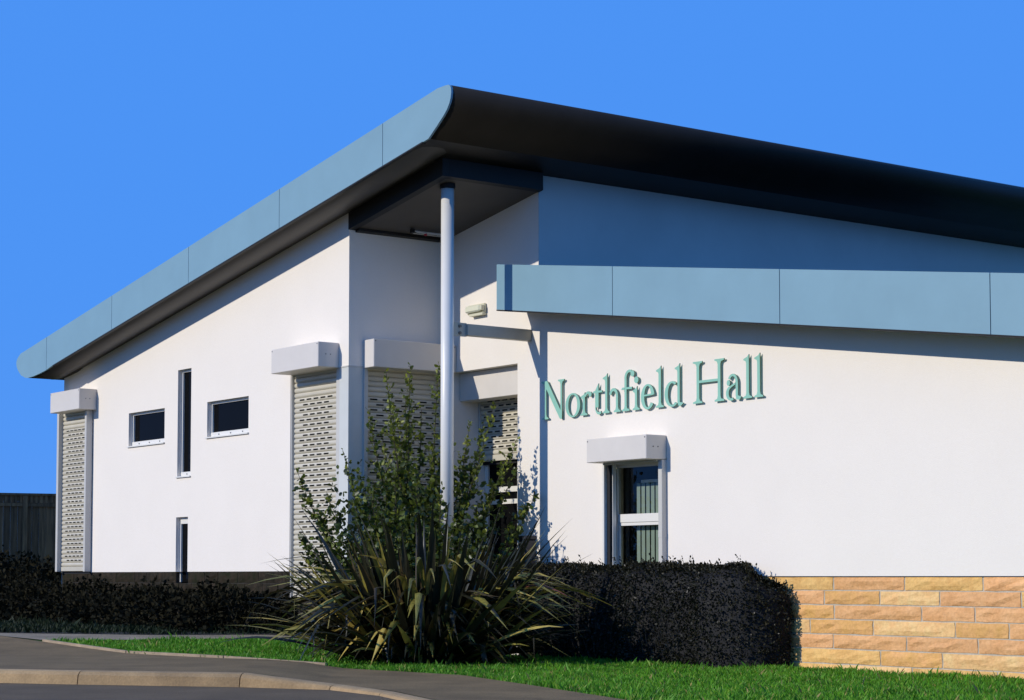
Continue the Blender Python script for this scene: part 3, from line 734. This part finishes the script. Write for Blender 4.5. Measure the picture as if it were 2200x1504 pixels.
def flax_params(outer):
    az = random.uniform(0, 2 * math.pi)
    if random.random() < .6: az = random.uniform(math.pi * .95, math.pi * 2.05)      # side turned to the road
    u = random.random()
    rr_ = .62 * math.sqrt(random.random())
    base = (math.cos(az) * rr_ * 1.25, math.sin(az) * rr_, 0)
    c_ = random.random()
    if c_ < .22:   el = R(random.uniform(55, 86)); L = random.uniform(1.5, 2.25); dr = random.uniform(.05, .6)
    elif c_ < .52: el = R(random.uniform(18, 58)); L = random.uniform(1.4, 2.1); dr = random.uniform(.1, .9)
    elif c_ < .84: el = R(random.uniform(52, 78)); L = random.uniform(1.75, 2.35); dr = random.uniform(1.5, 2.2)
    else:          el = R(random.uniform(28, 60)); L = random.uniform(1.1, 1.6); dr = random.uniform(1.25, 1.9)
    kink = (random.randint(4, 6), random.uniform(.8, 1.6)) if random.random() < .08 else None
    return az, el, L, random.uniform(.060, .105), dr, base, 8, random.uniform(-.9, .9), kink
wts = [.20, .38, .29, .12, .01]  # drooping leaves get more olive and yellow, a sunlit look put into colour
for k in range(286):
    az, el, L, wd, dr, base, seg, tw, kink = flax_params(k % 10 < 6)
    vs, fs = flax_leaf(az, el, L, wd, dr, base, seg, tw, kink)
    i = random.choices(range(5), wts if dr > .9 else ([.44, .28, .12, .15, .01] if el < R(60) else [.70, .14, .02, .13, .01]))[0]
    mesh('leaf', vs, fs, FX[i], flax, smooth=True)
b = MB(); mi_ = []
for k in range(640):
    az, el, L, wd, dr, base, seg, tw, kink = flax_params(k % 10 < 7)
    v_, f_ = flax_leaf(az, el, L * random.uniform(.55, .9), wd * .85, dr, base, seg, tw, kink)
    b.add(v_, f_); mi_ += [random.choices(range(4), [.68, .16, .04, .12])[0]] * len(f_)  # mostly dark mix paints the shade inside the clump
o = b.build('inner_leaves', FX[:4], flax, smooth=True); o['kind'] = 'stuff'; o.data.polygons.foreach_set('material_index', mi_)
for (az, L) in ((R(8), 2.5), (R(172), 2.0)):
    vs, fs = flax_leaf(az, R(52), L, .016, .9, (0, 0, 0), 10); mesh('leaf', vs, fs, FX[1], flax)

for (az, e_, L, w_, d_) in ((2, 50, 2.45, .085, .15), (-6, 40, 2.35, .08, .3), (6, 33, 2.3, .075, .5), (-3, 58, 2.2, .08, .2), (4, 24, 2.0, .07, .4), (178, 22, 2.2, .07, .5), (186, 34, 2.2, .07, .8), (174, 44, 2.1, .08, .3)):
    vs, fs = flax_leaf(R(az), R(e_), L, w_, d_, (.25 if abs(az) < 90 else -.25, 0, .05), 8, .3); mesh('leaf', vs, fs, FX[0 if e_ > 30 else 2], flax, smooth=True)
# ---- tall leafy shrub behind it
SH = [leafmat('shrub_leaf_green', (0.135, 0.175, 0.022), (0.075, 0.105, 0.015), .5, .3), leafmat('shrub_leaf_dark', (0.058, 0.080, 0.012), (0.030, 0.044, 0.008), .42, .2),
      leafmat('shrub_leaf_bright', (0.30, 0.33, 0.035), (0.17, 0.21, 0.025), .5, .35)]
shrub = empty('leafy_shrub', None, (-1.37, 27.55, -.1))
setp(shrub, 'tall airy green shrub with upright shoots behind the flax', 'shrub')
D0 = 27.55; DD = 1.15
def px(x, y, dep):     # point of the shrub from its bearing and height
    dep = 26.95 if y > 975 and x < 960 else (dep - 26 + 28.45 if x < 1010 else 28.75 - (x - 1010) * .0055 + random.uniform(-.15, .15)); return Vector(((x - 1100) / 4266 * dep + 1.37, dep - D0, 1.1 + (1240 - y) / 4266 * dep))
tips = [(828, 797, 26.0), (880, 783, 26.3), (941, 775, 25.8), (1000, 985, 25.9), (1062, 862, 26.2), (1112, 940, 26.0), (1150, 1062, 25.8), (1128, 1085, 25.6), (635, 1005, 26.1), (735, 965, 26.2),
        (640, 1150, 25.9), (655, 1175, 25.5), (860, 905, 26.7), (905, 880, 26.5), (790, 880, 26.2), (1010, 905, 26.8), (1040, 900, 26.5), (970, 940, 26.2), (770, 1010, 25.8), (700, 1060, 26.4),
        (1080, 1000, 26.6), (930, 960, 25.7), (850, 1010, 25.6), (820, 930, 26.9), (895, 1000, 25.9), (720, 1130, 25.6), (680, 1090, 26.0), (1060, 1060, 25.7), (800, 1080, 25.4), (1000, 1080, 25.5),
        (870, 850, 26.4), (840, 850, 26.2), (955, 860, 26.0), (760, 1060, 26.0), (950, 1040, 26.2), (1105, 1010, 26.3)]
lp, ln, lm = [], [], []
for (tx, ty, td) in tips:
    T_ = px(tx, ty, td); B_ = Vector((random.uniform(-.3, .3), random.uniform(-.2, .2), 0))
    n = 12; pts = []
    mid = B_.lerp(T_, .5) + Vector(((T_.x - B_.x) * .16, random.uniform(-.1, .1), -abs(T_.x - B_.x) * .12 + .1))
    for i in range(n + 1):
        t_ = i / n; pts.append(B_ * (1 - t_) ** 2 + mid * 2 * t_ * (1 - t_) + T_ * t_ * t_)
    b = MB()
    for i in range(n):
        r0, r1 = .016 * (1 - i / n) + .003, .016 * (1 - (i + 1) / n) + .003
        b.cyl(pts[i], pts[i + 1], r0, r1, n=5, caps=False)
    hl = (T_ - B_).length
    for i in range(int(hl * 9)):
        t_ = random.uniform(.35, .93); k = t_ * n; q = pts[int(k)].lerp(pts[min(n, int(k) + 1)], k % 1)
        ax = (T_ - mid).normalized(); sd = Vector((random.gauss(0, 1), random.gauss(0, 1), random.gauss(.3, .6))).normalized()
        ll = random.uniform(.06, .36) * (1.2 - t_) * 1.8
        e_ = q + (ax * .5 + sd * .8).normalized() * ll
        b.cyl(q, e_, .004, .002, n=3, caps=False)
        m_ = max(3, int(ll * 34))
        for j in range(m_):
            s_ = (j + random.random()) / m_; lp.append(q.lerp(e_, s_)); ln.append(sd * .6 + ax * .4 + Vector((0, -.15, .1)))
    m_ = int(hl * 26)
    for j in range(m_):
        t_ = random.uniform(.45, 1.0); k = min(n - .001, t_ * n); q = pts[int(k)].lerp(pts[min(n, int(k) + 1)], k % 1)
        lp.append(q); ln.append(Vector((random.gauss(0, 1), random.gauss(0, 1), random.gauss(.5, .6))))
    b.build('branch', M['bark'], shrub)
lo_ = [k for k in range(len(lp)) if lp[k].z < 2.7 + random.uniform(-.3, .3)]; hi_ = sorted(set(range(len(lp))) - set(lo_))
leaf_cloud('foliage', [tuple(lp[k]) for k in lo_], [tuple(ln[k]) for k in lo_], .074, [SH[0], SH[1], SH[1], SH[0], SH[2]], shrub, aspect=1.35, jit=.55)
leaf_cloud('young_foliage', [tuple(lp[k]) for k in hi_], [tuple(ln[k]) for k in hi_], .060, [SH[0], SH[2]], shrub, aspect=1.5, jit=.55)
# dense middle of the shrub
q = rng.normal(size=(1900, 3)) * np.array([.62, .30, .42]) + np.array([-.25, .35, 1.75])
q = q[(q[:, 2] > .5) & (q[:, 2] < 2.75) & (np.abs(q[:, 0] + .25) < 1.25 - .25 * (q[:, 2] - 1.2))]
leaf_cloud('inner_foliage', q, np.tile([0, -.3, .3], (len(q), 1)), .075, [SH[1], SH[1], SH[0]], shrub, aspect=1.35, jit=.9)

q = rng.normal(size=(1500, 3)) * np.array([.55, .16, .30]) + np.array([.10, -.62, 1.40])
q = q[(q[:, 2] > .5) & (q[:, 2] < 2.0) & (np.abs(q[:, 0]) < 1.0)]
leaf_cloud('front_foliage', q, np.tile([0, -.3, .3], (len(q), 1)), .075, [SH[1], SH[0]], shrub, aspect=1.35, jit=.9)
# ---- clipped hedge against the right wall
HG = [leafmat('hedge_leaf_dark', (0.019, 0.020, 0.008), (0.009, 0.009, 0.004), .55, .05, .25), leafmat('hedge_leaf_brown', (0.042, 0.036, 0.016), (0.020, 0.018, 0.008), .45, .05, .4)]
hx, hy = W2(2.75, -.355); hedge = empty('clipped_hedge', None, (hx, hy, -.1), ANG)
setp(hedge, 'clipped dark purple-black hedge below the right window', 'hedge')
HL, HW, HH = 4.70, .36, 1.24
def hedge_plan(t):         # outline seen from above: front, then a rounded end back to the wall
    ex, ey = .85, 2 * HW - .04
    if t < .8:
        x = (HL - ex) * t / .8; return x, -HW + .03 * math.sin(x * 4.3) + .02 * math.sin(x * 9 + 1), 0.0, -1.0
    a = (t - .8) / .2 * math.pi / 2
    return HL - ex + ex * math.sin(a), -HW + ey - ey * math.cos(a), math.sin(a) / ex, -math.cos(a) / ey
def hedge_top(x): return HH + .022 * math.sin(x * 3.1) + .018 * math.sin(x * 7.7 + 1) - .26 * max(0, (x - HL + .65) / .65) ** 2.2
def hedge_pt(t, a, inset=0.0):
    x, y, nx_, ny_ = hedge_plan(t); l_ = math.hypot(nx_, ny_); nx_, ny_ = nx_ / l_, ny_ / l_
    H_ = hedge_top(x); r_ = .17
    if a < .55: z = a / .55 * (H_ - r_); q, nz = 0.0, .1
    elif a < .7:
        b_ = (a - .55) / .15 * math.pi / 2; z = H_ - r_ + r_ * math.sin(b_); q = r_ * (1 - math.cos(b_)); nz = 3 * math.sin(b_)
    else: z = H_; q = r_ + (a - .7) / .3 * max(.02, (HW - .03 - y) - r_) ; nz = 6
    bul = .035 * math.sin(math.pi * z / H_)
    px_, py_ = x - nx_ * (q - bul + inset), y - ny_ * (q - bul + inset)
    return (px_, min(py_, HW - .03), z - inset * (1 if nz > 2 else 0)), (nx_, ny_, nz * .35)
P_, N_ = [], []
for k in range(23000):
    p_, n_ = hedge_pt(random.random(), random.random(), abs(random.gauss(0, .03)))
    P_.append((p_[0] + random.gauss(0, .012), p_[1] + random.gauss(0, .012), p_[2] + random.gauss(0, .012))); N_.append(n_)
for k in range(130):        # stray shoots
    p_, n_ = hedge_pt(random.random(), random.uniform(.3, .95), 0)
    l_ = random.uniform(.015, .05)
    for j in range(5): P_.append(tuple(p_[i] + n_[i] * l_ * j / 5 + (l_ * j / 5 if i == 2 else 0) for i in range(3))); N_.append(n_)
leaf_cloud('foliage', P_, N_, .036, [HG[0], HG[0], HG[1]], hedge, aspect=1.7, jit=.8)
vs, fs = [], []                # inner body so that nothing shows through
nx, na = 60, 16
for i in range(nx + 1):
    for j in range(na + 1): vs.append(hedge_pt(i / nx, j / na, .055)[0])
for i in range(nx):
    for j in range(na): fs.append((i * (na + 1) + j, (i + 1) * (na + 1) + j, (i + 1) * (na + 1) + j + 1, i * (na + 1) + j + 1))
mesh('inner_body', vs, fs, M['void'], hedge)
for k in range(60):
    x = random.uniform(1.2, HL - .95); z = random.uniform(.05, .6); l_ = random.uniform(.15, .4); a_ = random.uniform(-.5, .5)
    MB().cyl((x, -HW - .04, z), (x + math.sin(a_) * l_, -HW - .05, z + math.cos(a_) * l_), .004, .002, n=3).build('twig', M['bark'], hedge)

# ---- shrubs along the left plinth and below the fence, shade put into leaf colour
DS = [leafmat('dark_shrub_leaf', (0.013, 0.013, 0.006), (0.006, 0.006, 0.003), .85, .05, .1), leafmat('dark_shrub_leaf_olive', (0.026, 0.022, 0.009), (0.012, 0.011, 0.005), .85, .05, .1)]
def bush(x, y, rx, ry, h, n, label, size=.07, grp='dark shrubs along the left wing'):
    e = empty('dark_shrub', None, (x, y, g(x, y))); setp(e, label, 'shrub', grp)
    d = rng.normal(size=(n, 3)); d[:, 2] = np.abs(d[:, 2]); d /= np.linalg.norm(d, axis=1)[:, None]
    lump = 1 + .16 * np.sin(d[:, 0] * 5 + x * 3) * np.cos(d[:, 2] * 6 + y) + rng.normal(size=n) * .07
    rad = rng.uniform(.55, 1, n) ** .5 * lump
    p = d * rad[:, None] * np.array([rx, ry, h])
    leaf_cloud('foliage', p, d, size, DS, e, aspect=1.5, jit=.9)
    for k in range(5):
        a_ = random.uniform(0, 6.28); MB().cyl((0, 0, -.05), (math.cos(a_) * rx * .5, math.sin(a_) * ry * .5, h * .7), .02, .006, n=5).build('stem', M['bark'], e)
for i, (lx_, h_, lab) in enumerate(((-9.6, .62, 'dark shrub at the foot of the leftmost shutter'), (-8.1, .52, 'dark shrub between the leftmost shutter and left window'), (-6.7, .60, 'dark shrub below the left landscape window'),
                                    (-5.3, .42, 'low dark shrub in front of the short slit window'), (-4.0, .50, 'dark shrub below the right landscape window'), (-2.7, .46, 'dark shrub just left of the flax plant'), (-1.4, .55, 'dark shrub under the shutter behind the flax'))):
    x, y = W2(lx_, YL - 1.0 - (.25 if i % 2 else 0)); bush(x, y, 1.05, .62, h_ + .12, 2500, lab)
bush(-10.6, 40.6, 1.4, .9, 1.35, 3000, 'dark rounded shrub below the timber fence', .09)
bush(-9.1, 39.2, 1.2, .9, 1.15, 2600, 'dark shrub between fence and building corner', .09)
bush(-12.2, 40.2, 1.3, .9, 1.25, 2600, 'dark shrub at the left picture edge', .09)
bush(-9.6, 36.4, 1.1, .8, .85, 2200, 'low dark shrub left of the building corner', .08)
bush(-11.3, 36.6, 1.3, .9, .8, 2200, 'low dark shrub at the left edge before the fence', .08)

# ------------------------------------------------------------------ grass
def inside(poly, x, y):
    c = np.zeros(len(x), bool); n = len(poly); j = n - 1
    for i in range(n):
        xi, yi = poly[i]; xj, yj = poly[j]
        with np.errstate(divide='ignore', invalid='ignore'):
            c ^= ((yi > y) != (yj > y)) & (x < (xj - xi) * (y - yi) / (yj - yi + 1e-12) + xi)
        j = i
    return c
gv = np.vectorize(g)
def grass(name, poly, per, h0, h1, mats, label, wid=.006):
    P = np.array(poly); lo, hi = P.min(0), P.max(0); n = int((hi - lo).prod() * per)
    x = rng.uniform(lo[0], hi[0], n); y = rng.uniform(lo[1], hi[1], n); k = inside(poly, x, y); x, y = x[k], y[k]; n = len(x)
    z = gv(x, y) - .012
    cl = .72 + .30 * np.sin(x * 2.3 + np.sin(y * 1.9)) * np.sin(y * 2.9 + x) + .25 * np.sin(x * 6.1 + 2 * np.sin(y * 3.3)) * np.sin(y * 5.7) + (rng.random(n) < .02) * .7
    h = rng.uniform(h0, h1, n) * cl; a = rng.uniform(0, 2 * np.pi, n); ln_ = rng.uniform(.1, .75, n) * h; b_ = rng.uniform(0, 2 * np.pi, n)
    wd = wid * rng.uniform(.7, 1.5, n)
    v = np.empty((n, 4, 3))
    v[:, 0] = np.stack([x - np.cos(a) * wd, y - np.sin(a) * wd, z], 1); v[:, 1] = np.stack([x + np.cos(a) * wd, y + np.sin(a) * wd, z], 1)
    v[:, 2] = np.stack([x + np.cos(b_) * ln_ * .4 + np.cos(a) * wd * .7, y + np.sin(b_) * ln_ * .4 + np.sin(a) * wd * .7, z + h * .65], 1)
    v[:, 3] = np.stack([x + np.cos(b_) * ln_, y + np.sin(b_) * ln_, z + h], 1)
    f = (np.arange(n)[:, None] * 4 + [0, 1, 2, 3])
    me = bpy.data.meshes.new(name); me.vertices.add(n * 4); me.vertices.foreach_set('co', v.ravel())
    me.loops.add(f.size); me.loops.foreach_set('vertex_index', f.ravel().astype(np.int32))
    me.polygons.add(n); me.polygons.foreach_set('loop_start', np.arange(0, f.size, 4, dtype=np.int32))
    for m in mats: me.materials.append(m)
    me.polygons.foreach_set('material_index', rng.choice(len(mats), n, p=[.035, .475, .36, .13] if len(mats) == 4 else None).astype(np.int32))
    me.update(); me.validate(); o = link(name, me); setp(o, label, 'grass', kind='stuff'); return o
GR = [leafmat('grass_straw', (0.38, 0.30, 0.11), (0.28, 0.22, 0.08), .6, .2, .2, 2.0), leafmat('grass_green', (0.130, 0.37, 0.018), (0.085, 0.26, 0.012), .55, .3, .3, 2.0), leafmat('grass_mid', (0.090, 0.28, 0.014), (0.058, 0.19, 0.010), .55, .3, .3, 2.0), leafmat('grass_pale', (0.26, 0.42, 0.045), (0.17, 0.31, 0.03), .5, .3, .3, 2.0)]
DG = [leafmat('bed_grass_shaded', (0.013, 0.026, 0.007), (0.008, 0.016, 0.005), .6, .1, .2)]  # blades darkened to paint the shade at the left wing's foot
E1 = [(x, y) for x, y in EDGE]
lawnR = [E1[4], E1[5], E1[6], E1[7], E1[8], (1.6, 15.5), (6.0, 15.5), W2(11.5, -.02), W2(2.4, -.02), (-1.2, 27.2), (-2.2, 26.0)]
grass('grass', lawnR, 2300, .03, .085, GR, 'bright green lawn in front of the hedge and flax')
lawnL = [(-6.45, 27.58), E1[2], E1[3], E1[4], (-2.2, 26.0), (-1.8, 28.2), (-2.63, 28.15), (-4.88, 27.82)]
grass('grass', lawnL, 2300, .03, .085, GR, 'bright green grass wedge between pavement and path')
bedg = [(-10.2, 31.0), (-7.44, 29.1), (-4.99, 28.65), (-2.9, 28.85), W2(-.6, -1.9), W2(-9.9, -1.9), (-11, 40)]
grass('ground_cover', bedg, 700, .05, .12, DG, 'low ground cover at the foot of the left wing, coloured dark for shade', .012)
